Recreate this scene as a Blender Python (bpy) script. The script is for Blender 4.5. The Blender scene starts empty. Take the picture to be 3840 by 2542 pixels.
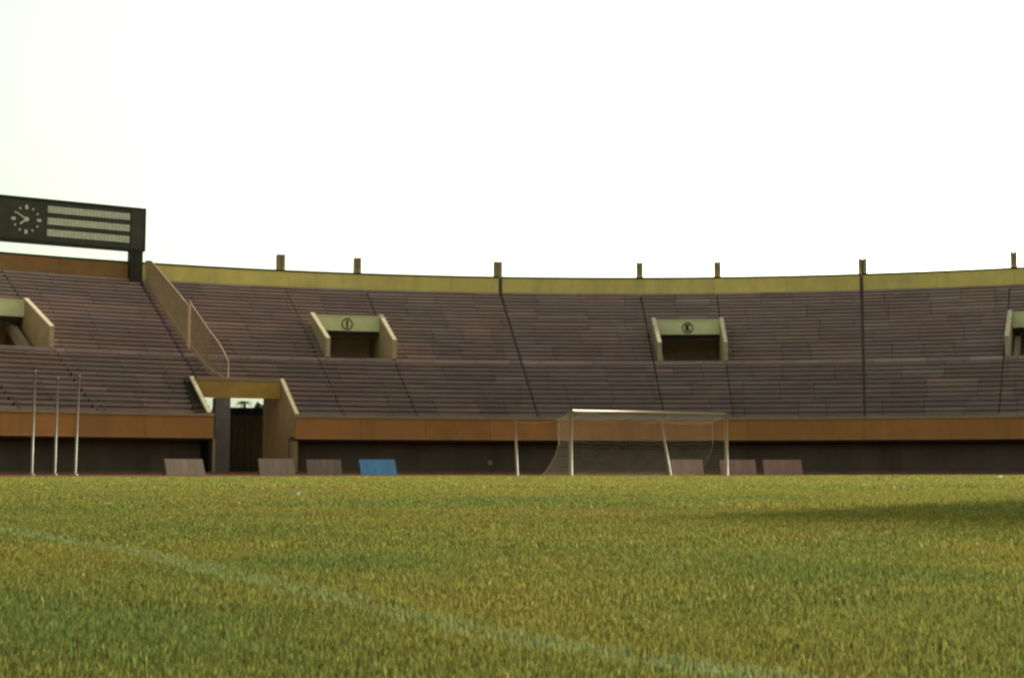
import bpy, math, random
import numpy as np
random.seed(7)
R = math.radians
S = bpy.context.scene
COL = S.collection

# ---------------------------------------------------------------- camera
CAM_H = 0.25
cam_d = bpy.data.cameras.new('camera')
cam = bpy.data.objects.new('camera', cam_d); COL.objects.link(cam)
cam_d.sensor_width = 36; cam_d.lens = 50.0
cam_d.clip_start = 0.05; cam_d.clip_end = 4000
cam.location = (0, 0, CAM_H)
cam.rotation_euler = (R(90 + 5.2525), 0, 0)
S.camera = cam
cam_d.dof.use_dof = True; cam_d.dof.focus_distance = 14.0; cam_d.dof.aperture_fstop = 20.0
S.render.resolution_x = 1024; S.render.resolution_y = 677
try:
    S.cycles.pixel_filter_type = 'BLACKMAN_HARRIS'
    S.cycles.filter_width = 2.4
    S.cycles.max_bounces = 8
except Exception:
    pass

# ---------------------------------------------------------------- light
SUN_AZ, SUN_EL = 38.0, 22.0        # azimuth clockwise from the viewing direction (+Y)
w = bpy.data.worlds.new('World'); S.world = w; w.use_nodes = True
nt = w.node_tree; nt.nodes.clear()
sky = nt.nodes.new('ShaderNodeTexSky'); sky.sky_type = 'NISHITA'; sky.sun_disc = False
sky.sun_elevation = R(SUN_EL); sky.sun_rotation = R(SUN_AZ)
sky.dust_density = 6.0; sky.air_density = 1.0; sky.ozone_density = 0.6; sky.altitude = 50
hsv = nt.nodes.new('ShaderNodeHueSaturation'); hsv.inputs['Saturation'].default_value = 0.28
tint = nt.nodes.new('ShaderNodeMix'); tint.data_type = 'RGBA'; tint.blend_type = 'MULTIPLY'
tint.inputs[0].default_value = 1.0; tint.inputs[7].default_value = (.865, 1.0, 0.77, 1)
bg = nt.nodes.new('ShaderNodeBackground'); bg.inputs['Strength'].default_value = 0.119
wo = nt.nodes.new('ShaderNodeOutputWorld')
nt.links.new(sky.outputs[0], hsv.inputs['Color']); nt.links.new(hsv.outputs[0], tint.inputs[6])
nt.links.new(tint.outputs[2], bg.inputs['Color']); nt.links.new(bg.outputs[0], wo.inputs[0])
sun_d = bpy.data.lights.new('sun', 'SUN'); sun_d.energy = 5.0; sun_d.angle = R(0.6); sun_d.color = (1.0, 0.90, 0.72)
sun = bpy.data.objects.new('sun', sun_d); COL.objects.link(sun)
sun.rotation_euler = (R(90 - SUN_EL), 0, R(180 - SUN_AZ))
S.view_settings.view_transform = 'Standard'; S.view_settings.look = 'None'
S.view_settings.gamma = 1.0; S.view_settings.use_curve_mapping = False
S.view_settings.exposure = 1.33

# ---------------------------------------------------------------- helpers
def tag(o, label=None, cat=None, group=None, kind=None):
    if label: o['label'] = label
    if cat: o['category'] = cat
    if group: o['group'] = group
    if kind: o['kind'] = kind
    return o

def empty(name, loc=(0, 0, 0), rz=0.0):
    o = bpy.data.objects.new(name, None); o.location = loc; o.rotation_euler = (0, 0, rz)
    o.empty_display_size = 0.3; COL.objects.link(o); return o

class MB:
    def __init__(s): s.v = []; s.f = []; s.c = []
    def quad(s, pts, c=1.0):
        n = len(s.v); s.v += [tuple(p) for p in pts]; s.f.append(tuple(range(n, n + len(pts)))); s.c.append(c)
    def hexa(s, a, c=1.0):      # a: 8 points, bottom 4 (ccw from above) then top 4
        n = len(s.v); s.v += [tuple(p) for p in a]
        for q in ((3, 2, 1, 0), (4, 5, 6, 7), (0, 1, 5, 4), (1, 2, 6, 5), (2, 3, 7, 6), (3, 0, 4, 7)):
            s.f.append(tuple(n + i for i in q)); s.c.append(c)
    def box(s, x0, x1, y0, y1, z0, z1, c=1.0):
        s.hexa([(x0, y0, z0), (x1, y0, z0), (x1, y1, z0), (x0, y1, z0), (x0, y0, z1), (x1, y0, z1), (x1, y1, z1), (x0, y1, z1)], c)
    def tube(s, pts, r, n=8, c=1.0, caps=True):
        pts = [np.array(p, float) for p in pts]; rings = []
        for i, p in enumerate(pts):
            d = pts[min(i + 1, len(pts) - 1)] - pts[max(i - 1, 0)]; d /= np.linalg.norm(d)
            u = np.cross(d, (0, 0, 1)) if abs(d[2]) < .95 else np.cross(d, (1, 0, 0)); u /= np.linalg.norm(u); w_ = np.cross(d, u)
            rr = r[i] if isinstance(r, (list, tuple)) else r
            b = len(s.v)
            for k in range(n):
                a = 2 * math.pi * k / n; s.v.append(tuple(p + rr * (math.cos(a) * u + math.sin(a) * w_)))
            rings.append(b)
        for i in range(len(rings) - 1):
            for k in range(n):
                k2 = (k + 1) % n
                s.f.append((rings[i] + k, rings[i] + k2, rings[i + 1] + k2, rings[i + 1] + k)); s.c.append(c)
        if caps:
            s.f.append(tuple(rings[0] + k for k in range(n))); s.c.append(c)
            s.f.append(tuple(rings[-1] + n - 1 - k for k in range(n))); s.c.append(c)
    def build(s, name, m, parent=None, smooth=False, loc=None, rz=None):
        me = bpy.data.meshes.new(name); me.from_pydata(s.v, [], s.f); me.materials.append(m)
        if any(c != 1.0 for c in s.c):
            at = me.attributes.new('tone', 'FLOAT_COLOR', 'CORNER')
            buf = []
            for c, f in zip(s.c, s.f):
                cc = (c, c, c, 1.0) if not isinstance(c, tuple) else (*c, 1.0)
                buf += list(cc) * len(f)
            at.data.foreach_set('color', buf)
        if smooth:
            for p in me.polygons: p.use_smooth = True
        me.validate(); me.update()
        o = bpy.data.objects.new(name, me); COL.objects.link(o)
        if parent: o.parent = parent
        if loc is not None: o.location = loc
        if rz is not None: o.rotation_euler = (0, 0, rz)
        return o

def mat(name, col, rough=0.85, var=0.25, scale=2.0, tone=False, stretch=(1, 1, 1), stain=None, stain_amt=0.0, stain_scale=(1, 1, 1), bump=0.0, metal=0.0, spec=0.25):
    m = bpy.data.materials.new(name); m.use_nodes = True; t = m.node_tree; N = t.nodes; L = t.links
    b = N['Principled BSDF']; b.inputs['Roughness'].default_value = rough; b.inputs['Metallic'].default_value = metal
    b.inputs['Specular IOR Level'].default_value = spec
    tc = N.new('ShaderNodeTexCoord'); mp = N.new('ShaderNodeMapping'); mp.inputs['Scale'].default_value = stretch
    L.new(tc.outputs['Object'], mp.inputs[0])
    nz = N.new('ShaderNodeTexNoise'); nz.inputs['Scale'].default_value = scale; nz.inputs['Detail'].default_value = 6; nz.inputs['Roughness'].default_value = .65
    L.new(mp.outputs[0], nz.inputs['Vector'])
    mr = N.new('ShaderNodeMapRange'); mr.inputs[1].default_value = .25; mr.inputs[2].default_value = .75
    mr.inputs[3].default_value = 1 - var; mr.inputs[4].default_value = 1 + var; L.new(nz.outputs[0], mr.inputs[0])
    mx = N.new('ShaderNodeMix'); mx.data_type = 'RGBA'; mx.blend_type = 'MULTIPLY'; mx.inputs[0].default_value = 1
    mx.inputs[6].default_value = (*col, 1); L.new(mr.outputs[0], mx.inputs[7])
    out = mx.outputs[2]
    if stain is not None:
        mp2 = N.new('ShaderNodeMapping'); mp2.inputs['Scale'].default_value = stain_scale; L.new(tc.outputs['Object'], mp2.inputs[0])
        n2 = N.new('ShaderNodeTexNoise'); n2.inputs['Scale'].default_value = 1.0; n2.inputs['Detail'].default_value = 5; n2.inputs['Roughness'].default_value = .6
        L.new(mp2.outputs[0], n2.inputs['Vector'])
        r2 = N.new('ShaderNodeMapRange'); r2.inputs[1].default_value = .48; r2.inputs[2].default_value = .68; r2.inputs[3].default_value = 0; r2.inputs[4].default_value = stain_amt
        L.new(n2.outputs[0], r2.inputs[0])
        m2 = N.new('ShaderNodeMix'); m2.data_type = 'RGBA'; L.new(r2.outputs[0], m2.inputs[0]); L.new(out, m2.inputs[6]); m2.inputs[7].default_value = (*stain, 1)
        out = m2.outputs[2]
    if tone:
        at = N.new('ShaderNodeAttribute'); at.attribute_name = 'tone'
        m3 = N.new('ShaderNodeMix'); m3.data_type = 'RGBA'; m3.blend_type = 'MULTIPLY'; m3.inputs[0].default_value = 1
        L.new(out, m3.inputs[6]); L.new(at.outputs['Color'], m3.inputs[7]); out = m3.outputs[2]
    L.new(out, b.inputs['Base Color'])
    if bump:
        bp = N.new('ShaderNodeBump'); bp.inputs['Strength'].default_value = bump; bp.inputs['Distance'].default_value = .03
        L.new(nz.outputs[0], bp.inputs['Height']); L.new(bp.outputs[0], b.inputs['Normal'])
    return m

M = {}
M['terrace'] = mat('terrace_concrete', (.272, .180, .170), .95, .22, 1.3, True, (.5, .5, 2.2), (.27, .235, .19), .4, (.10, .10, 1.3), .3)
M['joint'] = mat('joint_dark', (.10, .068, .058), .95, .2)
M['ochre'] = mat('ochre_paint', (.70, .53, .165), .8, .13, .9, True, (1, 1, 1), (.50, .38, .15), .6, (.9, .9, .15))
M['brown_ochre'] = mat('brown_ochre_paint', (.31, .155, .058), .8, .16, .9, True, (1, 1, 1), (.20, .11, .05), .6, (.35, .35, .8))
M['orange'] = mat('orange_paint', (.41, .165, .053), .8, .14, .8, True, (1, 1, 1), (.29, .14, .05), .7, (1.1, 1.1, .12))
M['coping'] = mat('coping_concrete', (.32, .22, .14), .9, .2, 1.5)
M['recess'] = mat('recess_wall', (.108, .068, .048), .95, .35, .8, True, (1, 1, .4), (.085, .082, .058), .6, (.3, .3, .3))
M['pale_green'] = mat('pale_green_paint', (.66, .63, .35), .8, .10, 1.2, False, (1, 1, 1), (.58, .52, .36), .6, (.5, .5, 1.5))
M['beige'] = mat('beige_concrete', (.29, .205, .115), .9, .2, 1.5, False, (1, 1, 1), (.27, .25, .12), .6, (.6, .6, .6))
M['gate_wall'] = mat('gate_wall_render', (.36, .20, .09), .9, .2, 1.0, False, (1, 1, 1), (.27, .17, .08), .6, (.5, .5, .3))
M['pillar'] = mat('pillar_concrete', (.20, .145, .135), .9, .2, 1.5)
M['dark_green'] = mat('dark_green_metal', (.12, .11, .075), .6, .2, 2)
M['black'] = mat('sign_black', (.045, .04, .022), .8, .1)
M['board'] = mat('scoreboard_metal', (.06, .052, .038), .6, .25, 1.0)
M['board_edge'] = mat('scoreboard_edge', (.028, .022, .014), .6, .2, 1.0)
M['clockface'] = mat('clock_face_metal', (.055, .050, .034), .6, .25, 1.5)
M['white_mark'] = mat('white_marking', (.62, .60, .50), .7, .15, 3)
M['column'] = mat('column_concrete', (.26, .20, .14), .9, .2, 1.5)
M['fence'] = mat('fence_paint', (.24, .17, .10), .8, .25, 2.0)
M['post_white'] = mat('goal_paint', (.40, .28, .185), .6, .12, 4.0, False, (1, 1, 1), (.42, .25, .17), .4, (1, 1, 2.))
M['net'] = mat('net_cord', (.48, .36, .28), .8, .1)
M['pole'] = mat('pole_paint', (.24, .22, .165), .5, .12, 3.0)
M['track'] = mat('clay_track', (.085, .034, .024), .95, .3, .8, False, (1, 1, 1), (.07, .04, .028), .6, (.15, .15, 1), 0.0, 0.0, 0.0)
M['kerb'] = mat('track_kerb', (.19, .085, .062), .9, .25, 1.2)
M['earth'] = mat('bare_earth', (.12, .09, .06), .95, .3, .3)
M['panel_grey'] = mat('weathered_board', (.29, .185, .15), .85, .2, 2.5, True, (2.5, 1, .3), (.25, .175, .125), .6, (3, 1, .6))
M['panel_blue'] = mat('blue_board', (.10, .23, .44), .7, .1, 2.0, True, (1, 1, 1), (.14, .22, .30), .5, (2.5, 1, 1))
M['wood'] = mat('strut_wood', (.12, .08, .05), .9, .2)
M['bark'] = mat('bark', (.09, .07, .05), .95, .3, 4)
M['paper'] = mat('paper', (.75, .74, .62), .8, .05)

# scoreboard digit cells: a real grid of flip cells
m = bpy.data.materials.new('display_cells'); m.use_nodes = True; t = m.node_tree; N = t.nodes; L = t.links
b = N['Principled BSDF']; b.inputs['Roughness'].default_value = .6
tc = N.new('ShaderNodeTexCoord'); br = N.new('ShaderNodeTexBrick'); br.offset = 0; br.inputs['Scale'].default_value = 1
sx = N.new('ShaderNodeSeparateXYZ'); cx = N.new('ShaderNodeCombineXYZ'); L.new(tc.outputs['Object'], sx.inputs[0])
L.new(sx.outputs[0], cx.inputs[0]); L.new(sx.outputs[2], cx.inputs[1])
br.inputs['Color1'].default_value = (.68, .68, .50, 1); br.inputs['Color2'].default_value = (.52, .56, .42, 1); br.inputs['Mortar'].default_value = (.30, .30, .22, 1)
br.inputs['Brick Width'].default_value = .27; br.inputs['Row Height'].default_value = .17; br.inputs['Mortar Size'].default_value = .02
L.new(cx.outputs[0], br.inputs['Vector']); L.new(br.outputs[0], b.inputs['Base Color']); M['cells'] = m

# ---------------------------------------------------------------- bowl geometry
CX, CY = 8.471, 33.854
RF, RT = 58.146, 81.307
ZF, ZT, ZP = 3.642, 14.68, 15.87
SL = (ZT - ZF) / (RT - RF)
def P(r, th, z=0.0):
    a = R(th); return (CX + r * math.sin(a), CY + r * math.cos(a), z)
def zc(r): return ZF + (r - RF) * SL
TH0, TH1 = -68.0, 68.0
NROW = 32; DR = (RT - RF) / NROW
def row(k): r = RF + DR * (k + .5); return r, zc(r)

PORT = [(-58.5, -54.3), (-38.1, -33.9), (-18.45, -14.25), (1.65, 5.85), (21.85, 26.05), (42.0, 46.2)]
GATE = (-27.0, -22.05)
JOINTS = [(-47.2, .24), (-26.75, .24), (-6.65, .20), (13.85, .19), (34.1, .34), (54.4, .34),
          (-14.35, .12), (1.40, .11), (5.75, .06), (-18.9, .07), (21.75, .07), (26.2, .06), (-33.8, .10), (-38.2, .1), (41.8, .1), (-42.5, .05)]
JOINTS.sort()
STRONG = [-47.2, -26.75, -6.65, 13.85, 34.1, 54.4]

def arc_steps(a, b, st=1.25):
    n = max(1, int(math.ceil((b - a) / st))); return [a + (b - a) * i / n for i in range(n + 1)]

def curved(mb, r0, r1, z0, z1, a, b, c=1.0, st=1.25):
    T = arc_steps(a, b, st)
    for i in range(len(T) - 1):
        p, q = T[i], T[i + 1]
        mb.quad([P(r0, p, z0), P(r0, q, z0), P(r0, q, z1), P(r0, p, z1)], c)
        mb.quad([P(r1, q, z0), P(r1, p, z0), P(r1, p, z1), P(r1, q, z1)], c)
        mb.quad([P(r0, p, z1), P(r0, q, z1), P(r1, q, z1), P(r1, p, z1)], c)
        mb.quad([P(r0, q, z0), P(r0, p, z0), P(r1, p, z0), P(r1, q, z0)], c)
    for p, s_ in ((T[0], 0), (T[-1], 1)):
        mb.quad([P(r0, p, z0), P(r1, p, z0), P(r1, p, z1), P(r0, p, z1)], c)

stand = empty('stadium_stand', P(RF, 0, 0))
tag(stand, 'curved concrete stand of stepped terraces with ochre rim and orange front wall', 'stand')
so = stand.location.copy()
def part(mb, name, m, parent=None):
    o = mb.build(name, m, parent or stand)
    if parent is None or parent is stand:
        o.location = (-so.x, -so.y, -so.z)
    return o

# terrace rows, one mesh for each bay between the strong joints
bay_edges = [TH0] + STRONG + [TH1]
rng = random.Random(3)
group_tone = {}
for bi in range(len(bay_edges) - 1):
    A, B = bay_edges[bi], bay_edges[bi + 1]
    mb = MB()
    cuts = [A, B]
    gaps = [(th - math.degrees(wd / 2 / 70), th + math.degrees(wd / 2 / 70)) for th, wd in JOINTS]
    # sub-panels, breaks shared by groups of rows
    for k in range(NROW):
        r, z = row(k)
        if k in (0, 4, 8, 12, 13, 17, 21, 24, 28):
            brk = []
            a = A + rng.uniform(.5, 2.5)
            while a < B:
                brk.append(a); a += rng.uniform(1.6, 3.6)
            gt = [(rng.uniform(.95, 1.05), rng.uniform(-.04, .03)) for _ in range(len(brk) + 1)]
        holes = list(gaps)
        if 13 <= k <= 20: holes += PORT
        if k <= 5: holes.append(GATE)
        pts = sorted(set([A, B] + brk + [x for g in holes for x in g if A < x < B]))
        r2, z2 = row(k + 1)
        zprev = row(k - 1)[1] if k else z - .5
        hn = .15 if k != 12 else .24
        for a, b_ in zip(pts[:-1], pts[1:]):
            mid = (a + b_) / 2
            if any(g[0] < mid < g[1] for g in holes): continue
            if b_ - a < .05: continue
            gi = sum(1 for x in brk if x < mid); tb, hue = gt[gi]
            t0 = tb * rng.uniform(.92, 1.08)
            if rng.random() < .07: t0 *= 1.2
            if k == 12: t0 *= 1.3
            if k == 20 or k == 31: t0 *= 1.1
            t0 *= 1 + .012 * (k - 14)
            hue += rng.uniform(-.03, .03)
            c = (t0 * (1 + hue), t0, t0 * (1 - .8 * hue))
            dk = tuple(x * .9 for x in c)  # riser under each nosing painted darker, as shade in the gap
            a1 = a + .012; b1 = b_ - .012
            T = arc_steps(a1, b1, 1.6)
            jit = rng.uniform(-.012, .012)
            for p, q in zip(T[:-1], T[1:]):
                rn = r + jit
                rr = r + .12
                zt = z + jit
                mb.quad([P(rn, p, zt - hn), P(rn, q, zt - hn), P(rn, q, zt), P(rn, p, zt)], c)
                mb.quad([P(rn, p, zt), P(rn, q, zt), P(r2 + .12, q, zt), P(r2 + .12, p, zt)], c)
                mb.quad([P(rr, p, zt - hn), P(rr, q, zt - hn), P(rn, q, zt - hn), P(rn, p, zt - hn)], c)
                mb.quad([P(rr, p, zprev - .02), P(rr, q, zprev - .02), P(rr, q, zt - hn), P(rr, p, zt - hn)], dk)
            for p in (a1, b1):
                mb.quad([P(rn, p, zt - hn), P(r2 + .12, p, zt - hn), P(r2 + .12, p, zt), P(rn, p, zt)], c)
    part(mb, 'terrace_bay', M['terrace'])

# dark backing under the joints
for th, wd in JOINTS:
    if th < TH0 or th > TH1: continue
    mb = MB(); h = math.degrees(wd / 2 / 70) + .12
    segs = [(RF + .2, RT + .1)]
    for g in PORT:
        if g[0] - .4 < th < g[1] + .4: segs = [(RF + .2, 67.6), (73.4, RT + .1)]
    if GATE[0] < th < GATE[1]: segs = [(62.4, RT + .1)]
    for r0, r1 in segs:
        mb.quad([P(r0, th - h, zc(r0) - .40), P(r0, th + h, zc(r0) - .40), P(r1, th + h, zc(r1) - .40), P(r1, th - h, zc(r1) - .40)])
        part(mb, 'joint_strip', M['joint']); mb = MB()
# continuous slab below the steps
sl_ = MB()
edges = sorted(set([TH0 + i * 1.25 for i in range(110) if TH0 + i * 1.25 < TH1] + [TH1] + [x for g in PORT for x in g] + list(GATE)))
for th, th2 in zip(edges[:-1], edges[1:]):
    st = th2 - th; mid = th + st / 2
    inp = any(g[0] < mid < g[1] for g in PORT)
    ing = GATE[0] < mid < GATE[1]
    r0s = 62.9 if ing else RF + .3
    for r0, r1 in (((r0s, 68.0), (73.35, RT + .1)) if inp else ((r0s, RT + .1),)):
        for d_, fl_ in ((.66, 0), (.84, 1)):
            q = [P(r0, th, zc(r0) - d_), P(r0, th + st, zc(r0) - d_), P(r1, th + st, zc(r1) - d_), P(r1, th, zc(r1) - d_)]
            sl_.quad(q[::-1] if fl_ else q)
part(sl_, 'under_slab', M['joint'])
cr_m = MB(); curved(cr_m, RP_ := RT + .05, RT + .17, ZT - 1.1, ZP - .16, TH0, TH1); part(cr_m, 'rim_core', M['joint'])

# front parapet, its coping, and the recessed lower wall
def panels_between(a, b, st):
    n = max(1, round((b - a) / st)); return [(a + (b - a) * i / n, a + (b - a) * (i + 1) / n) for i in range(n)]
for a, b_ in ((TH0, GATE[0]), (GATE[1], TH1)):
    mb = MB(); cp = MB(); rc = MB()
    for p, q in panels_between(a, b_, 4.1):
        tn = rng.uniform(.92, 1.08)
        curved(mb, RF, RF + .28, 2.14, 3.46, p + .008, q - .008, tn)
        curved(mb, RF - .035, RF + .30, 2.14, 2.26, p + .008, q - .008, (tn * 1.05, tn * 1.15, tn * 1.3))
    curved(cp, RF - .07, RF + .36, 3.46, 3.64, a, b_)
    for p, q in panels_between(a, b_, 2.05):
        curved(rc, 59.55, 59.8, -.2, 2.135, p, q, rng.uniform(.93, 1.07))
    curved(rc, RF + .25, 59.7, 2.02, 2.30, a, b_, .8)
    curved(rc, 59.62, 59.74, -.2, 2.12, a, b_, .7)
    curved(mb, RF + .06, RF + .22, 2.2, 3.45, a, b_, .7)
    fp = part(mb, 'front_parapet', M['orange'])
    part(cp, 'coping', M['coping'], fp)
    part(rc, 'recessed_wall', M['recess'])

# rim parapet
RP = RT
for bi, (a, b_) in enumerate(zip(bay_edges[:-1], bay_edges[1:])):
    mb = MB(); cp = MB()
    for p, q in panels_between(a + .1, b_ - .1, 4.0):
        curved(mb, RP, RP + .22, ZT - .5, ZP - .12, p + .005, q - .005, rng.uniform(.93, 1.07))
    curved(cp, RP - .05, RP + .28, ZP - .12, ZP, a + .05, b_ - .05)
    o = part(mb, 'rim_parapet', M['brown_ochre'] if b_ <= -26.7 else M['ochre'])
    if b_ <= -26.7: o['label'] = 'browner left section of the rim parapet'
    M_c = M['brown_ochre'] if b_ <= -26.7 else M['ochre']
    part(cp, 'rim_coping', M_c, o)

# paired column tops standing above the rim
def col_pair(th, wd, gap, ztop=17.3):
    mb = MB()
    for s_ in (-1, 1):
        c0 = s_ * (gap / 2 + wd / 2); cth = th + math.degrees(c0 / 83)
        h = math.degrees(wd / 2 / 83)
        for (ra, rb, z0, z1) in ((82.0, 82.75, 0, ztop),):
            mb.hexa([P(ra, cth - h, z0), P(ra, cth + h, z0), P(rb, cth + h, z0), P(rb, cth - h, z0), P(ra, cth - h, z1), P(ra, cth + h, z1), P(rb, cth + h, z1), P(rb, cth - h, z1)])
    if gap < .15:
        h = math.degrees((gap / 2) / 83)
        mb.hexa([P(82.35, th - h, 0), P(82.35, th + h, 0), P(82.6, th + h, 0), P(82.6, th - h, 0), P(82.35, th - h, ztop - .03), P(82.35, th + h, ztop - .03), P(82.6, th + h, ztop - .03), P(82.6, th - h, ztop - .03)])
    part(mb, 'frame_column', M['column'])
for th, wd, gap in ((-59, .25, .06), (-54.3, .2, .08), (-47.2, .24, .2), (-39.0, .22, .1), (-34.2, .2, .08), (-19.0, .27, .06), (-14.72, .24, .05), (-6.72, .31, .04), (1.42, .23, .04), (5.85, .24, .04), (13.93, .27, .14), (21.95, .23, .04), (26.3, .2, .07), (34.1, .3, .16), (42.2, .2, .07), (46.4, .2, .07), (54.4, .24, .2)):
    col_pair(th, wd, gap, 17.2 if th > -30 else 16.6)

# rear frames and outer raker beams, so the back of the bowl is a real thing too
for i in range(34):
    rk = MB()
    th = TH0 + 1 + i * 4.06
    if -29 < th < -15: continue
    h = math.degrees(.2 / 75)
    pr = [(62.0, zc(62.0) - 1.2), (81.0, zc(81.0) - 1.2), (81.0, 0), (80.2, 0), (80.2, zc(80.2) - 2.0), (62.0, zc(62.0) - 2.0)]
    n = len(rk.v)
    for s_ in (-h, h): rk.v += [P(r_, th + s_, z_) for r_, z_ in pr]
    for j in range(6):
        rk.f.append((n + j, n + (j + 1) % 6, n + 6 + (j + 1) % 6, n + 6 + j)); rk.c.append(1.0)
    rk.f.append(tuple(n + j for j in range(6))); rk.c.append(1.0); rk.f.append(tuple(n + 11 - j for j in range(6))); rk.c.append(1.0)
    part(rk, 'raker_frame', M['column'])

# portals
def radial_wall(mb, prof, th, half_m, rref=70):
    h = math.degrees(half_m / rref); n = len(mb.v); k = len(prof)
    for s_ in (-h, h): mb.v += [P(r_, th + s_, z_) for r_, z_ in prof]
    for j in range(k):
        mb.f.append((n + j, n + (j + 1) % k, n + k + (j + 1) % k, n + k + j)); mb.c.append(1.0)
    mb.f.append(tuple(n + j for j in range(k))); mb.c.append(1.0); mb.f.append(tuple(n + 2 * k - 1 - j for j in range(k))); mb.c.append(1.0)

def letter_strokes(ch):
    if ch == 'I': return [((0, -.27), (0, .27))]
    return [((-.10, -.26), (-.10, .26)), ((-.08, 0), (.15, .26)), ((-.08, 0.03), (.16, -.26))]

RH = 73.2
M['portal_in'] = mat('portal_plaster', (.50, .38, .28), .9, .15, 1.0)
def portal(a, b_, ch):
    mid = (a + b_) / 2
    body = MB(); z0 = row(12)[1]
    curved(body, 77.8, 78.0, z0 - .1, 10.5, a, b_)                     # back wall
    curved(body, RH + .3, 78.0, 10.42, 10.6, a, b_)                    # ceiling
    curved(body, 67.8, 78.0, z0 - .2, z0 - .01, a, b_)                 # floor
    pt = part(body, 'portal', M['portal_in'])
    for s_, th in ((-1, a + .11), (1, b_ - .11)):
        wl = MB()
        radial_wall(wl, [(67.25, z0 - .3), (67.25, 9.22), (RH + .2, 11.62), (RH + .2, 10.4), (77.9, 10.4), (77.9, z0 - .3)], th, .13)
        part(wl, 'side_wall', M['beige'], pt)
        cp = MB()
        radial_wall(cp, [(67.12, z0 + .02), (67.12, 9.30), (RH + .2, 11.72), (RH + .2, 11.60), (67.24, 9.20), (67.24, z0 + .02)], th, .145)
        part(cp, 'side_coping', M['coping_pale'], pt)
    hd = MB(); curved(hd, RH, RH + .22, 10.42, 11.46, a + .22, b_ - .22)
    curved(hd, RH - .05, RH + .26, 11.46, 11.56, a + .2, b_ - .2)
    ho = part(hd, 'portal_header', M['pale_green'], pt)
    if ch:
        sg = MB(); ct = P(RH - .035, mid, 10.92); al = R(mid)
        ux, uy = math.cos(al), -math.sin(al); nx, ny = -math.sin(al), -math.cos(al)
        def q2(x, z, d): return (ct[0] + ux * x + nx * d, ct[1] + uy * x + ny * d, ct[2] + z)
        for i in range(28):
            t0, t1 = 2 * math.pi * i / 28, 2 * math.pi * (i + 1) / 28
            ro, ri = .42, .35
            pts = [(ro * math.cos(t0), ro * math.sin(t0)), (ro * math.cos(t1), ro * math.sin(t1)), (ri * math.cos(t1), ri * math.sin(t1)), (ri * math.cos(t0), ri * math.sin(t0))]
            sg.hexa([q2(x, z, 0) for x, z in pts] + [q2(x, z, .03) for x, z in pts])
        for (x0, y0), (x1, y1) in letter_strokes(ch):
            dx, dy = x1 - x0, y1 - y0; l = math.hypot(dx, dy); px, py = -dy / l * .06, dx / l * .06
            pts = [(x0 - px, y0 - py), (x1 - px, y1 - py), (x1 + px, y1 + py), (x0 + px, y0 + py)]
            sg.hexa([q2(x, z, 0) for x, z in pts] + [q2(x, z, .03) for x, z in pts])
        o = part(sg, 'gate_letter', M['black'], pt)
        o['label'] = 'dark letter %s in a ring' % ch
    return pt
M['coping_pale'] = mat('pale_coping', (.38, .295, .20), .9, .2, 2.0)
for (a, b_), ch in zip(PORT, (None, None, 'I', 'K', None, None)):
    portal(a, b_, ch)

# gateway at field level
gw = MB(); RG = 62.25
a, b_ = GATE
zt_g, zb_g = 6.02, 4.80
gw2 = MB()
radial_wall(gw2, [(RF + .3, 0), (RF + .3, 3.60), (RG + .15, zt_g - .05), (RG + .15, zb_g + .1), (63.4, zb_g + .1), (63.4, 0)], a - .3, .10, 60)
for th in (b_ + .13,):
    radial_wall(gw, [(RF + .3, 0), (RF + .3, 3.80), (RG + .15, zt_g), (RG + .15, zb_g + .3), (67.5, 7.0), (67.5, 0)], th, .13, 60)
gwo = part(gw, 'gateway', M['gate_wall'])
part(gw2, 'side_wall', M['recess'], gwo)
for th in (a - .3, b_ + .1):
    cp = MB(); radial_wall(cp, [(RF - .06, 3.5), (RF - .06, 3.70), (RG + .2, zt_g + .10), (RG + .2, zt_g - .04), (RF + .02, 3.52)], th, .12, 60)
    part(cp, 'side_coping', M['coping_pale'], gwo)
hd = MB(); curved(hd, RG, RG + .25, zb_g, zt_g - .12, a + .02, b_ - .02)
part(hd, 'gateway_header', M['gate_header'] if 'gate_header' in M else mat('gate_header_paint', (.46, .26, .06), .8, .15, 1.0, False, (1, 1, 1), (.36, .18, .06), .6, (.4, .4, .8)), gwo)
hc = MB(); curved(hc, RG - .06, RG + .3, zt_g - .12, zt_g + .04, a, b_); part(hc, 'header_coping', M['coping'], gwo)
pl = MB()
h = .47
pl.hexa([P(RG - .1, -25.92, 0), P(RG - .1, -25.05, 0), P(RG + .7, -25.05, 0), P(RG + .7, -25.92, 0), P(RG - .1, -25.92, zb_g - .01), P(RG - .1, -25.05, zb_g - .01), P(RG + .7, -25.05, zb_g - .01), P(RG + .7, -25.92, zb_g - .01)])
part(pl, 'gateway_pillar', M['pillar'], gwo)
pe = MB(); pe.hexa([P(RF + .02, a - .02, 0), P(RF + .02, a + .1, 0), P(RF + .25, a + .1, 0), P(RF + .25, a - .02, 0), P(RF + .02, a - .02, 2.13), P(RF + .02, a + .1, 2.13), P(RF + .25, a + .1, 2.13), P(RF + .25, a - .02, 2.13)])
part(pe, 'end_post', M['coping'], gwo)
gl = MB()
curved(gl, 74.0, 74.12, 0, 4.15, a - 1, b_ + 3, 1.0)
for i in range(26):
    th = a - 1 + (b_ - a + 4) * i / 25
    gl.hexa([P(73.93, th - .03, 0), P(73.93, th + .03, 0), P(74.0, th + .03, 0), P(74.0, th - .03, 0), P(73.93, th - .03, 4.2), P(73.93, th + .03, 4.2), P(74.0, th + .03, 4.2), P(74.0, th - .03, 4.2)])
part(gl, 'gateway_shutter', M['dark_green'], gwo)

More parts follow.
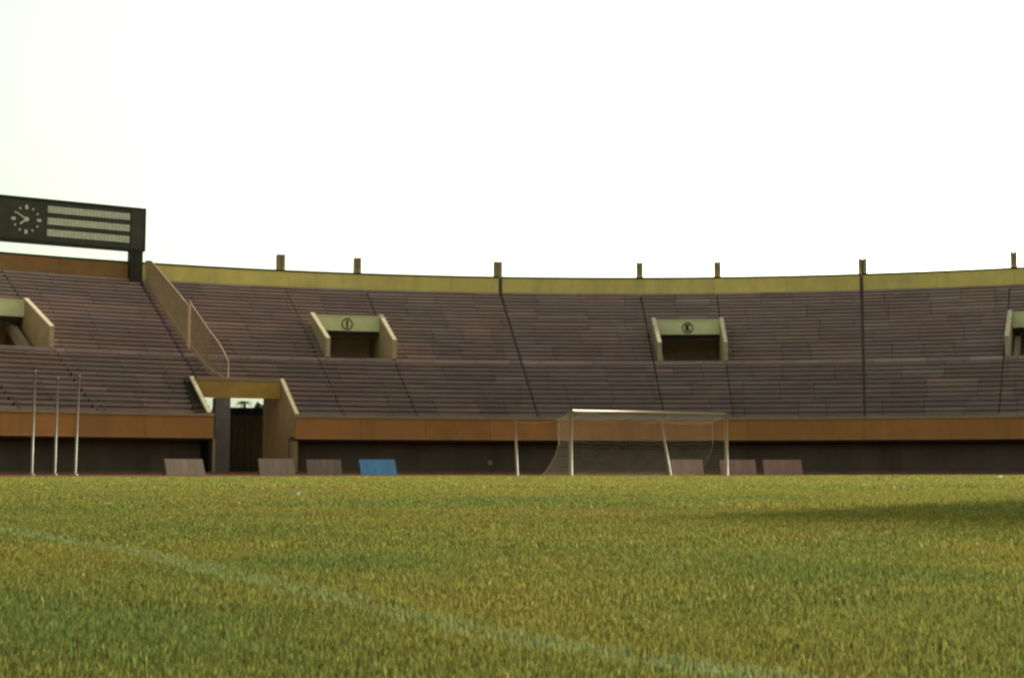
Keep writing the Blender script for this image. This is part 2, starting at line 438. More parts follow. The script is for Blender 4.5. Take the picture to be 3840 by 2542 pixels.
ap = MB()
ap.quad([P(RF + .32, a - 1.15, ZF + .10), P(RF + .32, a - .3, ZF + .10), P(63.0, a - .3, zc(63.0) + .12), P(63.0, a - .6, zc(63.0) + .12)])
ap.quad([P(RF + .32, a - 1.15, ZF - .5), P(RF + .32, a - .3, ZF - .5), P(RF + .32, a - .3, ZF + .10), P(RF + .32, a - 1.15, ZF + .10)])
ap.quad([P(63.0, a - .6, zc(63.0) + .12), P(63.0, a - .6, zc(63.0) - .5), P(RF + .32, a - 1.15, ZF - .5), P(RF + .32, a - 1.15, ZF + .10)])
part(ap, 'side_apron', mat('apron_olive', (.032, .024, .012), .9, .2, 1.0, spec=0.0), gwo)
# small pale round plate on the dark wall
pm = MB(); c0 = P(59.5, -9.56, .70); n = 14
for i in range(n):
    t0, t1 = 2 * math.pi * i / n, 2 * math.pi * (i + 1) / n
    def qq(t, rr, d): return P(59.5 - d, -9.56 + math.degrees(rr * math.cos(t) / 59.5), .70 + rr * math.sin(t))
    pm.quad([qq(t0, 0, .08), qq(t1, .16, .05), qq(t0, .16, .05)][::1])
    pm.quad([qq(t0, .16, -.04), qq(t1, .16, -.04), qq(t1, .16, .05), qq(t0, .16, .05)])
part(pm, 'round_plate', M['coping'])

# ---------------------------------------------------------------- tall picket fence down the terraces
fe = empty('picket_fence', P(72, -26.4, zc(72)))
tag(fe, 'tall stepped picket fence running down the terraces above the gateway', 'fence')
fl = fe.location.copy()
def fpart(mb, name, m):
    o = mb.build(name, m, fe); o.location = (-fl.x, -fl.y, -fl.z); return o
def interp(tab, r):
    for (r0, *v0), (r1, *v1) in zip(tab[:-1], tab[1:]):
        if r1 <= r <= r0:
            f = (r0 - r) / (r0 - r1); return [x + (y - x) * f for x, y in zip(v0, v1)]
    return list(tab[-1][1:])
tabA = [(80.4, -26.55, 1.7), (78.9, -26.5, 2.2), (71.3, -26.35, 2.7), (68.6, -26.22, 2.75)]
tabB = [(68.3, -26.2, 3.1), (64.2, -25.9, 2.75), (63.2, -25.5, 2.3), (62.55, -25.15, 1.5)]
for tab in (tabA, tabB):
    pk = MB(); r = tab[0][0]; top = []; lowl = []
    while r >= tab[-1][0] - .001:
        th, hh = interp(tab, r); zb = zc(r) - .1
        d = math.degrees(.028 / 72)
        pk.hexa([P(r - .028, th - d, zb), P(r - .028, th + d, zb), P(r + .028, th + d, zb), P(r + .028, th - d, zb)] + [P(r - .028, th - d, zb + hh), P(r - .028, th + d, zb + hh), P(r + .028, th + d, zb + hh), P(r + .028, th - d, zb + hh)])
        top.append(P(r, th, zb + hh)); lowl.append(P(r, th, zb + .35)); r -= .26
    th, hh = interp(tab, tab[-1][0]); rr = tab[-1][0]; top.append(P(rr, th, zc(rr) - .1 + hh)); lowl.append(P(rr, th, zc(rr) + .25))
    fpart(pk, 'pickets', M['fence'])
    rl = MB(); rl.tube(top, .05, 6); fpart(rl, 'top_rail', M['coping'])
    rl = MB(); rl.tube(lowl, .03, 6); fpart(rl, 'bottom_rail', M['fence'])
    for rr in (tab[0][0], tab[-1][0]):
        th, hh = interp(tab, rr); zb = zc(rr) - .2
        ps = MB(); ps.tube([P(rr, th, zb), P(rr, th, zb + hh + (.05 if rr > 75 else .2))], .055, 8); fpart(ps, 'fence_post', M['coping'])

# ---------------------------------------------------------------- scoreboard
sb0 = np.array([-27.9, 106.3]); dsb = np.array([-8.3, -5.1]); dsb /= np.linalg.norm(dsb)
sb = empty('scoreboard', (sb0[0], sb0[1], 0), math.atan2(-dsb[1], -dsb[0]))
tag(sb, 'dark scoreboard with white clock and three pale display rows above the rim', 'scoreboard')
# local frame: x runs along the board, right end at 0, board extends to negative x; -y faces the field
SBL = 23.0; zb_, zt_ = 16.75, 19.75
mb = MB(); mb.box(-SBL, 0.0, -.25, .55, zb_, zt_); mb.build('board_body', M['board'], sb)
mb = MB(); mb.box(-SBL - .05, .12, -.36, .6, zt_, zt_ + .13); mb.box(-SBL - .05, .05, -.34, .6, zb_ - .13, zb_); mb.box(.0, .12, -.36, .6, zb_ - .13, zt_); mb.build('board_frame', M['board_edge'], sb)
for x0 in (-.98, -SBL + .2):
    mb = MB(); mb.box(x0, x0 + .94, -.30, .45, 9.5, zb_ - .13); mb.box(x0 - .0, x0 + .18, -.36, -.30, 9.5, zb_ - .13); mb.build('support_post', M['board_edge'], sb)
mb = MB(); mb.box(-.98, 0.0, -.32, -.25, zb_, zt_); mb.build('end_panel', M['board'], sb)
for i in range(3):
    z0 = zb_ + .42 + i * .865
    mb = MB(); mb.box(-7.12, -1.10, -.31, -.25, z0, z0 + .50); mb.build('display_row', M['cells'], sb)
clx, clz = -8.62, 18.25
mb = MB(); mb.box(-10.6, -7.22, -.29, -.25, zb_ + .1, zt_ - .1); cf = mb.build('clock_face', M['clockface'], sb)
for i in range(12):
    an = math.pi / 6 * i; big = i % 3 == 0; rr = .90; s_ = .10 if big else .055; lg = .15 if big else .075
    mb = MB(); cx_, cz_ = clx + rr * math.sin(an), clz + rr * math.cos(an)
    ux, uz = math.sin(an), math.cos(an); vx, vz = uz, -ux
    pts = [(cx_ - ux * lg - vx * s_, cz_ - uz * lg - vz * s_), (cx_ + ux * lg - vx * s_, cz_ + uz * lg - vz * s_), (cx_ + ux * lg + vx * s_, cz_ + uz * lg + vz * s_), (cx_ - ux * lg + vx * s_, cz_ - uz * lg + vz * s_)]
    mb.hexa([(x, -.295, z) for x, z in pts] + [(x, -.33, z) for x, z in pts]); mb.build('hour_mark', M['white_mark'], cf)
for name, an, ln, wd in (('minute_hand', R(-57), .90, .055), ('hour_hand', R(-130), .58, .075)):
    ux, uz = math.sin(an), math.cos(an); vx, vz = uz, -ux
    mb = MB(); pts = [(clx - ux * .12 - vx * wd, clz - uz * .12 - vz * wd), (clx + ux * ln - vx * wd * .7, clz + uz * ln - vz * wd * .7), (clx + ux * ln + vx * wd * .7, clz + uz * ln + vz * wd * .7), (clx - ux * .12 + vx * wd, clz - uz * .12 + vz * wd)]
    mb.hexa([(x, -.34, z) for x, z in pts] + [(x, -.37, z) for x, z in pts]); mb.build(name, M['white_mark'], cf)
mb = MB()
for i in range(16):
    t0, t1 = 2 * math.pi * i / 16, 2 * math.pi * (i + 1) / 16
    mb.quad([(clx, -.40, clz), (clx + .17 * math.cos(t0), -.40, clz + .17 * math.sin(t0)), (clx + .17 * math.cos(t1), -.40, clz + .17 * math.sin(t1))])
    mb.quad([(clx + .17 * math.cos(t0), -.33, clz + .17 * math.sin(t0)), (clx + .17 * math.cos(t1), -.33, clz + .17 * math.sin(t1)), (clx + .17 * math.cos(t1), -.40, clz + .17 * math.sin(t1)), (clx + .17 * math.cos(t0), -.40, clz + .17 * math.sin(t0))])
mb.build('clock_hub', M['white_mark'], cf)

# ---------------------------------------------------------------- goal
GA = 27.0
ur = np.array([math.cos(R(GA)), math.sin(R(GA)), 0]); ub = np.array([-math.sin(R(GA)), math.cos(R(GA)), 0]); uz3 = np.array([0, 0, 1.0])
G0 = np.array([2.18, 52.8, 0]); GW = 7.0; GH = 2.42
goal = empty('football_goal', tuple(G0)); tag(goal, 'white football goal with slack net standing on the far goal line', 'goal')
def gp(x, y, z): return tuple(ur * x + ub * y + uz3 * z)      # local to goal root
mb = MB(); mb.tube([gp(0, 0, 0), gp(0, 0, GH + .06)], .062, 12); mb.build('goal_post', M['post_white'], goal, True)
mb = MB(); mb.tube([gp(GW, 0, 0), gp(GW, 0, GH + .06)], .062, 12); mb.build('goal_post', M['post_white'], goal, True)
mb = MB(); mb.tube([gp(.06, 0, GH), gp(GW - .06, 0, GH)], .060, 12); mb.build('crossbar', M['post_white'], goal, True)
# net profile from crossbar back and down to the ground: (depth, z)
prof = [(0, 2.40), (.35, 2.27), (.70, 2.16), (.94, 2.12), (.95, 1.85), (.93, 1.55), (.92, 1.30), (1.02, 1.0), (1.25, .72), (1.62, .40), (2.05, .13), (2.42, .01)]
def resample(pr, st):
    pr = [np.array(p) for p in pr]; out = [pr[0]]; d = 0
    for p, q in zip(pr[:-1], pr[1:]):
        L_ = np.linalg.norm(q - p); t_ = st - d
        while t_ <= L_: out.append(p + (q - p) * t_ / L_); t_ += st
        d = (d + L_) % st
    out.append(pr[-1]); return out
RS = resample(prof, .13)
mb = MB(); NX = 54; cr = .0021
def sag(x): return -.05 * math.sin(math.pi * x / GW) - .015 * math.sin(x * 5.1)
grid = [[np.array(gp(GW * i / NX, p[0] + .03 * math.sin(i * .9 + j * .5), max(.012, p[1] + (sag(GW * i / NX) if 0 < j < len(RS) - 4 else 0)))) for j, p in enumerate(RS)] for i in range(NX + 1)]
for i in range(0, NX + 1): mb.tube(grid[i], cr, 3, caps=False)
for j in range(len(RS)): mb.tube([grid[i][j] for i in range(NX + 1)], cr, 3, caps=False)
mb.build('back_net', M['net'], goal)
for x in (0, GW):
    mb = MB(); cr = .0038 if x == 0 else .0022
    zs = np.arange(.02, 2.4, .13)
    def depth_at(z):
        best = 0
        for (d0, z0), (d1, z1) in zip(prof[:-1], prof[1:]):
            if z1 <= z <= z0: best = max(best, d0 + (d1 - d0) * (z0 - z) / (z0 - z1 + 1e-6))
        return best
    for z in zs:
        D = depth_at(z)
        if D > .05: mb.tube([gp(x, t_ * D, z + .02 * math.sin(t_ * 6)) for t_ in (0, .25, .5, .75, 1)], cr, 3, caps=False)
    d = .13
    while d < 2.15:
        ztop = max([z for z in np.arange(.01, 2.41, .02) if depth_at(z) >= d] + [.02])
        mb.tube([gp(x, d, .01), gp(x, d, ztop)], cr, 3, caps=False); d += .13
    mb.build('side_net', M['net'], goal)
    mb = MB(); mb.tube([gp(x, p[0], max(.02, p[1])) for p in prof], .020 if x == 0 else .006, 6); mb.build('net_rope', M['net'], goal, True)
# stanchions behind the goal, each a thing of its own
for (px, top, lab) in ((0.0, (1935, 1573), 'thin white net pole standing alone left of the goal'), (GW, None, 'leaning white net pole seen through the goal mouth')):
    Y0 = 56.6 if px == 0 else 59.6
    bx = (1940 - 1920) / 5333 * Y0 if px == 0 else (2512 - 1920) / 5333 * Y0
    tx = (1929 - 1920) / 5333 * Y0 if px == 0 else (2478 - 1920) / 5333 * Y0
    tz = 188 / 5333 * Y0 + CAM_H
    o = empty('net_pole', (bx, Y0, 0)); tag(o, lab, 'pole', 'poles holding the goal net')
    mb = MB(); mb.tube([(0, 0, 0), (tx - bx + .02, .25, tz)], .05, 10); mb.build('shaft', M['post_white'], o, True)
    # tie rope from the net corner
    e = np.array(gp(px, .94, 2.12)) + G0 - np.array([bx, Y0, 0]); s_ = np.array([tx - bx + .02, .25, tz - .05])
    mb = MB(); mb.tube([s_ + (e - s_) * t_ + np.array([0, 0, -.10 * math.sin(math.pi * t_)]) for t_ in (0, .2, .4, .6, .8, 1)], .007, 4, caps=False); mb.build('tie_rope', M['net'], o)

# ---------------------------------------------------------------- three tall poles on the track
for (pb, pt_, ytop, Y0, lab) in ((80 - 4, 84 * 1.621, 1393, 70.0, 'tallest thin pale pole at the far left of the track'), (133, 0, 1418, 72.0, 'shortest thin pale pole, between two others on the left of the track'), (177, 0, 1410, 68.0, 'thin pale pole nearest the gateway, right of two similar ones')):
    px = {76: 127, 133: 213, 177: 289}[pb]
    X = (px - 1920) / 5333 * Y0; H = (1761 - ytop) / 5333 * Y0 + CAM_H
    o = empty('tall_pole', (X, Y0, 0)); tag(o, lab, 'pole', 'tall thin poles beside the pitch')
    mb = MB(); mb.tube([(0, 0, 0), (.05 if pb == 177 else 0, 0, H)], [.055, .048], 10); mb.build('shaft', M['pole'], o, True)
    mb = MB(); mb.tube([(0, 0, 0), (0, 0, .07)], .13, 12); mb.build('pole_base', M['pole'], o, True)
    mb = MB(); mb.tube([(.05 if pb == 177 else 0, 0, H), (.05 if pb == 177 else 0, 0, H + .05)], .06, 10); mb.build('pole_cap', M['pole'], o, True)

# ---------------------------------------------------------------- leaning boards behind the pitch
boards = [  # left px at foot, right px at foot, top px y, rotation, material, tone, label
    (643, 768, 1720, 33, 'panel_grey', 1.12, 'pale weathered board leaning left of the gateway pillar'),
    (985, 1108, 1719, 24, 'panel_grey', 1.0, 'weathered grey-brown board in front of the gateway side wall'),
    (1160, 1285, 1722, 18, 'panel_grey', .72, 'darkest grey-brown board, just left of the blue board'),
    (1360, 1490, 1722, 21, 'panel_blue', 1.0, 'blue board leaning beside the track'),
    (2514, 2638, 1722, 3, 'panel_pink', 1.15, 'pinkish board seen through the goal mouth behind the leaning net pole'),
    (2700, 2833, 1723, -2, 'panel_pink', 1.0, 'pinkish-brown board half hidden behind the right goal post'),
    (2862, 3006, 1723, -2, 'panel_pink', .97, 'pinkish-brown board farthest right, clear of the goal'),
]
M['panel_pink'] = mat('pink_board', (.30, .16, .135), .85, .15, 2.5, True, (2, 1, .4), (.26, .165, .125), .6, (3, 1, .6))
for (x0, x1, yt, rot, mk, tn, lab) in boards:
    Y0 = 64.0 - rot * .12
    Xm = ((x0 + x1) / 2 - 1920) / 5333 * Y0
    W = (x1 - x0) / 5333 * Y0 / math.cos(R(rot)); Ht = (1761 - yt) / 5333 * Y0 + CAM_H
    o = empty('leaning_board', (Xm, Y0, 0), R(rot)); tag(o, lab, 'board', 'boards standing along the track')
    back = .42
    mb = MB(); th_ = .04
    nb = 5
    for i in range(nb):
        a0, a1 = -W / 2 + W * i / nb + .004, -W / 2 + W * (i + 1) / nb - .004
        c = tn * random.uniform(.92, 1.08)
        mb.hexa([(a0, 0, .03), (a1, 0, .03), (a1, th_, .03), (a0, th_, .03), (a0, back, Ht), (a1, back, Ht), (a1, back + th_, Ht), (a0, back + th_, Ht)], c)
    mb.build('panel', M[mk], o)
    for xx in (-W / 2 + .12, W / 2 - .18):
        mb = MB()
        mb.hexa([(xx, back + .55, 0), (xx + .06, back + .55, 0), (xx + .06, back + .61, 0), (xx, back + .61, 0), (xx, back + .03, Ht - .08), (xx + .06, back + .03, Ht - .08), (xx + .06, back + .09, Ht - .08), (xx, back + .09, Ht - .08)])
        mb.build('strut', M['wood'], o)
    for zz in (.12, Ht - .12):
        mb = MB()
        yb = back * (zz - .03) / (Ht - .03)
        mb.box(-W / 2 + .02, W / 2 - .02, yb + .045, yb + .085, zz - .03, zz + .03)
        mb.build('batten', M['wood'], o)

# ---------------------------------------------------------------- unseen roofed stand to the right, added for its shadow on the grass
ms = empty('shadow_stand', (75, 75, 0)); tag(ms, 'unseen roofed stand added at right to cast a shadow on the pitch', 'stand')
HR = 28.0
tip = np.array([1.4, 8.3]); sd = np.array([math.sin(R(SUN_AZ)), math.cos(R(SUN_AZ))])
cor = tip + sd * HR / math.tan(R(SUN_EL))
e1 = np.array([math.sin(R(40)), math.cos(R(40))]); e2 = np.array([math.sin(R(139)), math.cos(R(139))])
def mp_(a_, b__, z): q = cor + e1 * a_ + e2 * b__; return (q[0] - 75, q[1] - 75, z)
mb = MB(); mb.hexa([mp_(0, 0, HR), mp_(0, 90, HR), mp_(38, 90, HR + 2), mp_(38, 0, HR + 2), mp_(0, 0, HR + .5), mp_(0, 90, HR + .5), mp_(38, 90, HR + 2.6), mp_(38, 0, HR + 2.6)]); mb.build('roof', M['column'], ms)
for i in range(8):
    mb = MB(); b0 = 2 + i * 12
    mb.hexa([mp_(30, b0, 0), mp_(30, b0 + .8, 0), mp_(31.2, b0 + .8, 0), mp_(31.2, b0, 0), mp_(30, b0, HR + 1.4), mp_(30, b0 + .8, HR + 1.4), mp_(31.2, b0 + .8, HR + 1.4), mp_(31.2, b0, HR + 1.4)]); mb.build('roof_column', M['column'], ms)
mb = MB()
for k in range(24):
    mb.hexa([mp_(14 + k * .8, 4, 0), mp_(14 + k * .8, 88, 0), mp_(14.8 + k * .8, 88, 0), mp_(14.8 + k * .8, 4, 0), mp_(14 + k * .8, 4, 3 + k * .45), mp_(14 + k * .8, 88, 3 + k * .45), mp_(14.8 + k * .8, 88, 3 + k * .45), mp_(14.8 + k * .8, 4, 3 + k * .45)], random.uniform(.85, 1.15))
mb.build('seating_tier', M['terrace'], ms)

# ---------------------------------------------------------------- ground sheets
def sheet(name, pts, z, m, label=None):
    mb = MB(); mb.quad([(x, y, z) for x, y in pts]); o = mb.build(name, m); tag(o, label, None, None, 'structure'); return o
sheet('ground', [(-1500, -1500), (1500, -1500), (1500, 1500), (-1500, 1500)], -.05, M['earth'])
mb = MB(); n = 90
mb.quad([(CX + 59.9 * math.sin(2 * math.pi * i / n), CY + 59.9 * math.cos(2 * math.pi * i / n), -.02) for i in range(n)][::-1]); tag(mb.build('running_track', M['track']), None, None, None, 'structure')
mb = MB(); curved(mb, 56.6, 56.85, -.1, .13, TH0, TH1); tag(mb.build('track_kerb', M['kerb']), None, None, None, 'structure')
e0 = np.array([4.0, 57.6]); er = ur[:2]; eb = ub[:2]
def fld(a_, b__): q = e0 + er * a_ - eb * b__; return (q[0], q[1])

# pitch soil / thatch under the blades
m = bpy.data.materials.new('turf_thatch'); m.use_nodes = True; t = m.node_tree; N = t.nodes; L = t.links; b = N['Principled BSDF']
b.inputs['Roughness'].default_value = 1.0; b.inputs['Specular IOR Level'].default_value = 0
tc = N.new('ShaderNodeTexCoord')
n1 = N.new('ShaderNodeTexNoise'); n1.inputs['Scale'].default_value = .8; n1.inputs['Detail'].default_value = 7; n1.inputs['Roughness'].default_value = .7
n2 = N.new('ShaderNodeTexNoise'); n2.inputs['Scale'].default_value = 60; n2.inputs['Detail'].default_value = 4
L.new(tc.outputs['Object'], n1.inputs[0]); L.new(tc.outputs['Object'], n2.inputs[0])
cr_ = N.new('ShaderNodeValToRGB'); el = cr_.color_ramp.elements; el[0].position = .35; el[0].color = (.045, .045, .012, 1); el[1].position = .65; el[1].color = (.075, .058, .018, 1)
L.new(n1.outputs[0], cr_.inputs[0]); mx = N.new('ShaderNodeMix'); mx.data_type = 'RGBA'; mx.blend_type = 'MULTIPLY'; mx.inputs[0].default_value = 1
mr = N.new('ShaderNodeMapRange'); mr.inputs[1].default_value = .3; mr.inputs[2].default_value = .7; mr.inputs[3].default_value = .6; mr.inputs[4].default_value = 1.4
L.new(n2.outputs[0], mr.inputs[0]); L.new(cr_.outputs[0], mx.inputs[6]); L.new(mr.outputs[0], mx.inputs[7]); L.new(mx.outputs[2], b.inputs['Base Color'])
sheet('pitch', [fld(-70, 0), fld(-70, 100), fld(70, 100), fld(70, 0)], 0.0, m)

# ---------------------------------------------------------------- grass blades (numpy)
rg = np.random.default_rng(11)
def vnoise(x, y, s, seed):
    g = np.random.default_rng(seed).random((64, 64)); u = x / s + 1000; v = y / s + 1000
    iu = np.floor(u).astype(int); iv = np.floor(v).astype(int); fu = u - iu; fv = v - iv
    fu = fu * fu * (3 - 2 * fu); fv = fv * fv * (3 - 2 * fv)
    a_ = g[iu % 64, iv % 64]; b__ = g[(iu + 1) % 64, iv % 64]; c_ = g[iu % 64, (iv + 1) % 64]; d_ = g[(iu + 1) % 64, (iv + 1) % 64]
    return (a_ * (1 - fu) + b__ * fu) * (1 - fv) + (c_ * (1 - fu) + d_ * fu) * fv
LINE = [(-9.0, 17.3), (-6.0, 12.4), (-3.9, 8.9), (-2.18, 6.05), (-1.09, 4.20), (-.60, 3.27), (-.235, 2.56), (-.06, 2.23), (.10, 1.98), (.255, 1.78), (.50, 1.50), (.8, 1.1)]
def line_dist(x, y):
    best = np.full(x.shape, 1e9)
    for (x0, y0), (x1, y1) in zip(LINE[:-1], LINE[1:]):
        dx, dy = x1 - x0, y1 - y0; l2 = dx * dx + dy * dy
        t_ = np.clip(((x - x0) * dx + (y - y0) * dy) / l2, 0, 1)
        best = np.minimum(best, np.hypot(x - x0 - t_ * dx, y - y0 - t_ * dy))
    return best

def blades(name, bands, m, want_line):
    V = []; Cc = []
    for (d0, d1, dens, hh, ww) in bands:
        wid = lambda d: .40 * d + 1.2
        xm = wid(d1); n = int((d1 - d0) * 2 * xm * dens)
        x = rg.uniform(-xm, xm, n); y = rg.uniform(d0, d1, n)
        keep = np.abs(x) < wid(y)
        rel = (x - e0[0]) * eb[0] + (y - e0[1]) * eb[1]
        keep &= rel < -.02 + 0 * x
        x, y = x[keep], y[keep]
        # clumping
        cl = vnoise(x, y, .06 * max(1, d0 / 4), 5); k2 = rg.random(x.size) < (.45 + .75 * cl); x, y = x[k2], y[k2]
        ld = line_dist(x, y); wear = vnoise(x, y, .22, 77)
        on = (ld < .040 + .025 * vnoise(x, y, .09, 8)) & (rg.random(x.size) < .25 + .6 * wear)
        sel = on if want_line else ~on
        x, y = x[sel], y[sel]; wear = wear[sel]; n = x.size
        g1 = vnoise(x, y, .30, 20) * .3 + vnoise(x, y, .75, 21) * .35 + vnoise(x, y, 2.0, 22) * .35
        g2 = vnoise(x, y, .18, 23) * .35 + vnoise(x, y, .5, 25) * .3 + vnoise(x, y, 2.7, 24) * .35
        # greener lush patches seen left of and beyond the line
        lush = np.zeros(n)
        for (cx0, cy0, rx, ry) in ((-.72, 2.35, .38, .42), (-.42, 1.95, .3, .22), (-.48, 4.0, .28, .3), (-1.0, 2.6, .3, .3), (-.5, 2.05, .25, .2), (-3.3, 8.4, 1.4, .9), (.75, 3.6, .35, .4)):
            lush = np.maximum(lush, np.exp(-((x - cx0) / rx) ** 2 - ((y - cy0) / ry) ** 2))
        gr = np.clip((g1 - .5) * 2.5 + .38 + lush * .6 + rg.normal(0, .22, n), 0, 1)
        dry = np.clip((g2 - .53) * 3.4 + rg.normal(0, .25, n) - lush, 0, 1)
        base = np.array([.142, .134, .030]) * (1 - gr[:, None]) + np.array([.090, .116, .030]) * gr[:, None]
        base = base * (1 - dry[:, None] * .75) + np.array([.175, .112, .035]) * dry[:, None] * .75
        st = rg.random(n); straw = st < .03
        base[straw] = np.array([.26, .23, .08]); br_ = (st > .94); base[br_] = np.array([.13, .07, .03])
        base *= (rg.uniform(.35, 1.55, n) * (1 + .34 * np.clip((y - 7) / 18, 0, 1)))[:, None]  # blades painted brighter with distance, in place of the sun's sheen
        if want_line:
            k = (.12 + .5 * rg.random(n))[:, None]
            base = base * (1 - k) + np.array([.19, .27, .15]) * k
        h = hh * rg.uniform(.55, 1.3, n) * (1 + .3 * lush) * (.75 + .6 * vnoise(x, y, .35 * max(1, d0 / 5), 31)); wv = ww * rg.uniform(.6, 1.3, n)
        az = rg.uniform(0, 2 * np.pi, n); ln = np.abs(rg.normal(.35, .35, n)); la = rg.uniform(0, 2 * np.pi, n)
        ca, sa = np.cos(az) * wv / 2, np.sin(az) * wv / 2
        lx, ly = np.cos(la) * ln * h, np.sin(la) * ln * h
        p = np.zeros((n, 5, 3), np.float32)
        p[:, 0] = np.stack([x - ca, y - sa, np.full(n, -.002)], 1); p[:, 1] = np.stack([x + ca, y + sa, np.full(n, -.002)], 1)
        p[:, 2] = np.stack([x + ca * .8 + lx * .35, y + sa * .8 + ly * .35, h * .6], 1); p[:, 3] = np.stack([x - ca * .8 + lx * .35, y - sa * .8 + ly * .35, h * .6], 1)
        p[:, 4] = np.stack([x + lx, y + ly, h * (1 - .25 * np.clip(ln, 0, 1.5))], 1)
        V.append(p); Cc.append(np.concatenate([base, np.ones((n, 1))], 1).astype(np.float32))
    p = np.concatenate(V); c = np.concatenate(Cc); n = len(p)
    me = bpy.data.meshes.new(name); me.vertices.add(n * 5); me.vertices.foreach_set('co', p.reshape(-1))
    base = np.arange(n)[:, None] * 5
    li = (base + np.array([0, 1, 2, 3, 3, 2, 4])).astype(np.int32).reshape(-1)
    me.loops.add(n * 7); me.loops.foreach_set('vertex_index', li)
    ls = (np.arange(n)[:, None] * 7 + np.array([0, 4])).astype(np.int32).reshape(-1)
    me.polygons.add(n * 2); me.polygons.foreach_set('loop_start', ls)
    me.update(calc_edges=True)
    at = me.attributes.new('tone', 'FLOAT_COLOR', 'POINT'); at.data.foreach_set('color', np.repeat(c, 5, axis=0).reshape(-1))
    me.materials.append(m); me.update()
    o = bpy.data.objects.new(name, me); COL.objects.link(o)
    print(name, n, 'blades'); return o

m = bpy.data.materials.new('grass_blade'); m.use_nodes = True; t = m.node_tree; N = t.nodes; L = t.links; N.clear()
at = N.new('ShaderNodeAttribute'); at.attribute_name = 'tone'
df = N.new('ShaderNodeBsdfDiffuse'); tr = N.new('ShaderNodeBsdfTranslucent'); gs = N.new('ShaderNodeBsdfGlossy'); gs.inputs['Roughness'].default_value = .45
gs.inputs['Color'].default_value = (.8, .8, .65, 1)
m1 = N.new('ShaderNodeMixShader'); m1.inputs[0].default_value = .38; m2 = N.new('ShaderNodeMixShader'); m2.inputs[0].default_value = .0
ou = N.new('ShaderNodeOutputMaterial')
L.new(at.outputs['Color'], df.inputs[0]); L.new(at.outputs['Color'], tr.inputs[0]); L.new(df.outputs[0], m1.inputs[1]); L.new(tr.outputs[0], m1.inputs[2])
L.new(m1.outputs[0], m2.inputs[1]); L.new(gs.outputs[0], m2.inputs[2]); L.new(m2.outputs[0], ou.inputs[0])
BANDS = [(1.15, 2.6, 60000, .0115, .0016), (2.6, 4.5, 30000, .013, .0022), (4.5, 9, 10000, .015, .0038), (9, 18, 2600, .019, .0075), (18, 34, 520, .028, .018), (34, 70, 150, .032, .035)]
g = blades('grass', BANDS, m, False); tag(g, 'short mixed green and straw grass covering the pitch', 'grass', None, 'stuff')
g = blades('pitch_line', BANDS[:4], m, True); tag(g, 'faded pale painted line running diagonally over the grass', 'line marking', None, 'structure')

# tiny paper scraps on the turf
for (X, Y, lab) in ((-1.88, 12.6, 'tiny white scrap of paper on the grass in front of the gateway'), (15.7, 45.9, 'tiny white scrap of paper at the right end of the far grass edge')):
    mb = MB(); s_ = .018 if Y < 20 else .07
    mb.quad([(-s_, -s_ * .6, .028), (s_, -s_ * .5, .034), (s_ * .9, s_ * .5, .060), (-s_ * .8, s_ * .6, .052)]); mb.quad([(-s_ * .8, s_ * .6, .052), (s_ * .9, s_ * .5, .060), (s_ * .6, s_, .035)])
    o = mb.build('paper_scrap', M['paper'], None, False, (X, Y, 0)); tag(o, lab, 'litter', 'paper scraps on the pitch')

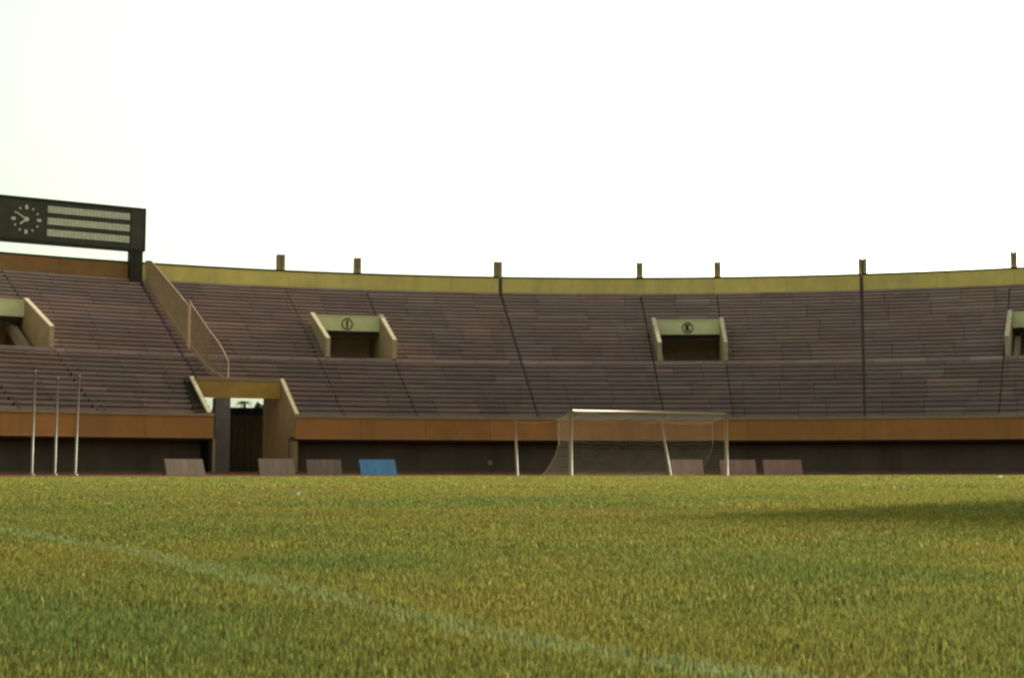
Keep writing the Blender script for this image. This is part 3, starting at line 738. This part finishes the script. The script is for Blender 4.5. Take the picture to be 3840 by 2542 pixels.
# ---------------------------------------------------------------- trees and wall outside, glimpsed through the gateway
def leaf_mat(name, col):
    m = mat(name, col, .7, .35, 1.5); return m
M['leaf'] = leaf_mat('leaf_green', (.06, .085, .03))
def tree(x, y, h, cr0, label, palm=False):
    o = empty('palm_tree' if palm else 'broadleaf_tree', (x, y, 0)); tag(o, label, 'tree')
    mb = MB(); mb.tube([(0, 0, 0), (.1, 0, h * .4), (.05, .1, h * .8)], [.22, .17, .12], 8); mb.build('trunk', M['bark'], o, True)
    mb = MB(); rr = random.Random(int(x * 10))
    if palm:
        for i in range(22):
            az = rr.uniform(0, 6.28); el = rr.uniform(.1, 1.2); L_ = cr0 * rr.uniform(.8, 1.1); pts = []
            for k in range(9):
                t_ = k / 8; pts.append(np.array([math.cos(az) * L_ * t_, math.sin(az) * L_ * t_, h * .8 + L_ * (math.sin(el) * t_ - .9 * t_ * t_)]))
            sd_ = np.array([-math.sin(az), math.cos(az), 0])
            for k in range(8):
                for s_ in (-1, 1):
                    for q in (0, .5):
                        a0 = pts[k] + (pts[k + 1] - pts[k]) * q; w_ = .45 * (1 - .6 * k / 8)
                        mb.quad([a0, a0 + (pts[k + 1] - pts[k]) * .25, a0 + sd_ * s_ * w_ + (pts[k + 1] - pts[k]) * .6 + np.array([0, 0, -.25 * w_])])
    else:
        for i in range(1800):
            u = np.array([rr.gauss(0, 1), rr.gauss(0, 1), rr.gauss(0, .8)]); u /= np.linalg.norm(u)
            rad = cr0 * (.55 + .45 * rr.random()) * (1 + .25 * math.sin(u[0] * 5 + x) * math.cos(u[2] * 4))
            c = u * rad + np.array([0, 0, h * .72]); s_ = .16
            a0 = np.array([rr.gauss(0, s_), rr.gauss(0, s_), rr.gauss(0, s_)]); b0 = np.array([rr.gauss(0, s_), rr.gauss(0, s_), rr.gauss(0, s_)])
            mb.quad([c - a0, c - b0, c + a0, c + b0])
    mb.build('crown', M['leaf'], o)
def beyond(px, Y): return ((px - 1920) / 5333 * Y, Y)
for px, Y, h, c_, lab, pm_ in ((915, 140, 8.5, 1.0, 'small palm tree outside, seen through the gateway slit', True), (840, 150, 6.8, 1.6, 'round bush tree outside, behind the gateway pillar', False), (992, 145, 7.2, 1.6, 'low leafy tree outside, at the right end of the gateway slit', False)):
    x, y = beyond(px, Y); tree(x, y, h, c_, lab, pm_)
ow = empty('outer_wall', (0, 0, 0)); tag(ow, 'dark boundary wall outside the stand, seen through the gateway', 'wall')
ow.location = P(108, -24, 0)
mb = MB()
for p, q in panels_between(-40, -5, 2.5):
    curved(mb, 108, 108.4, 0, 6.0 + .25 * math.sin(p * .9), p, q, 1.0)
o = mb.build('wall_panel', M['recess'], ow); o.location = (-ow.location.x, -ow.location.y, 0)
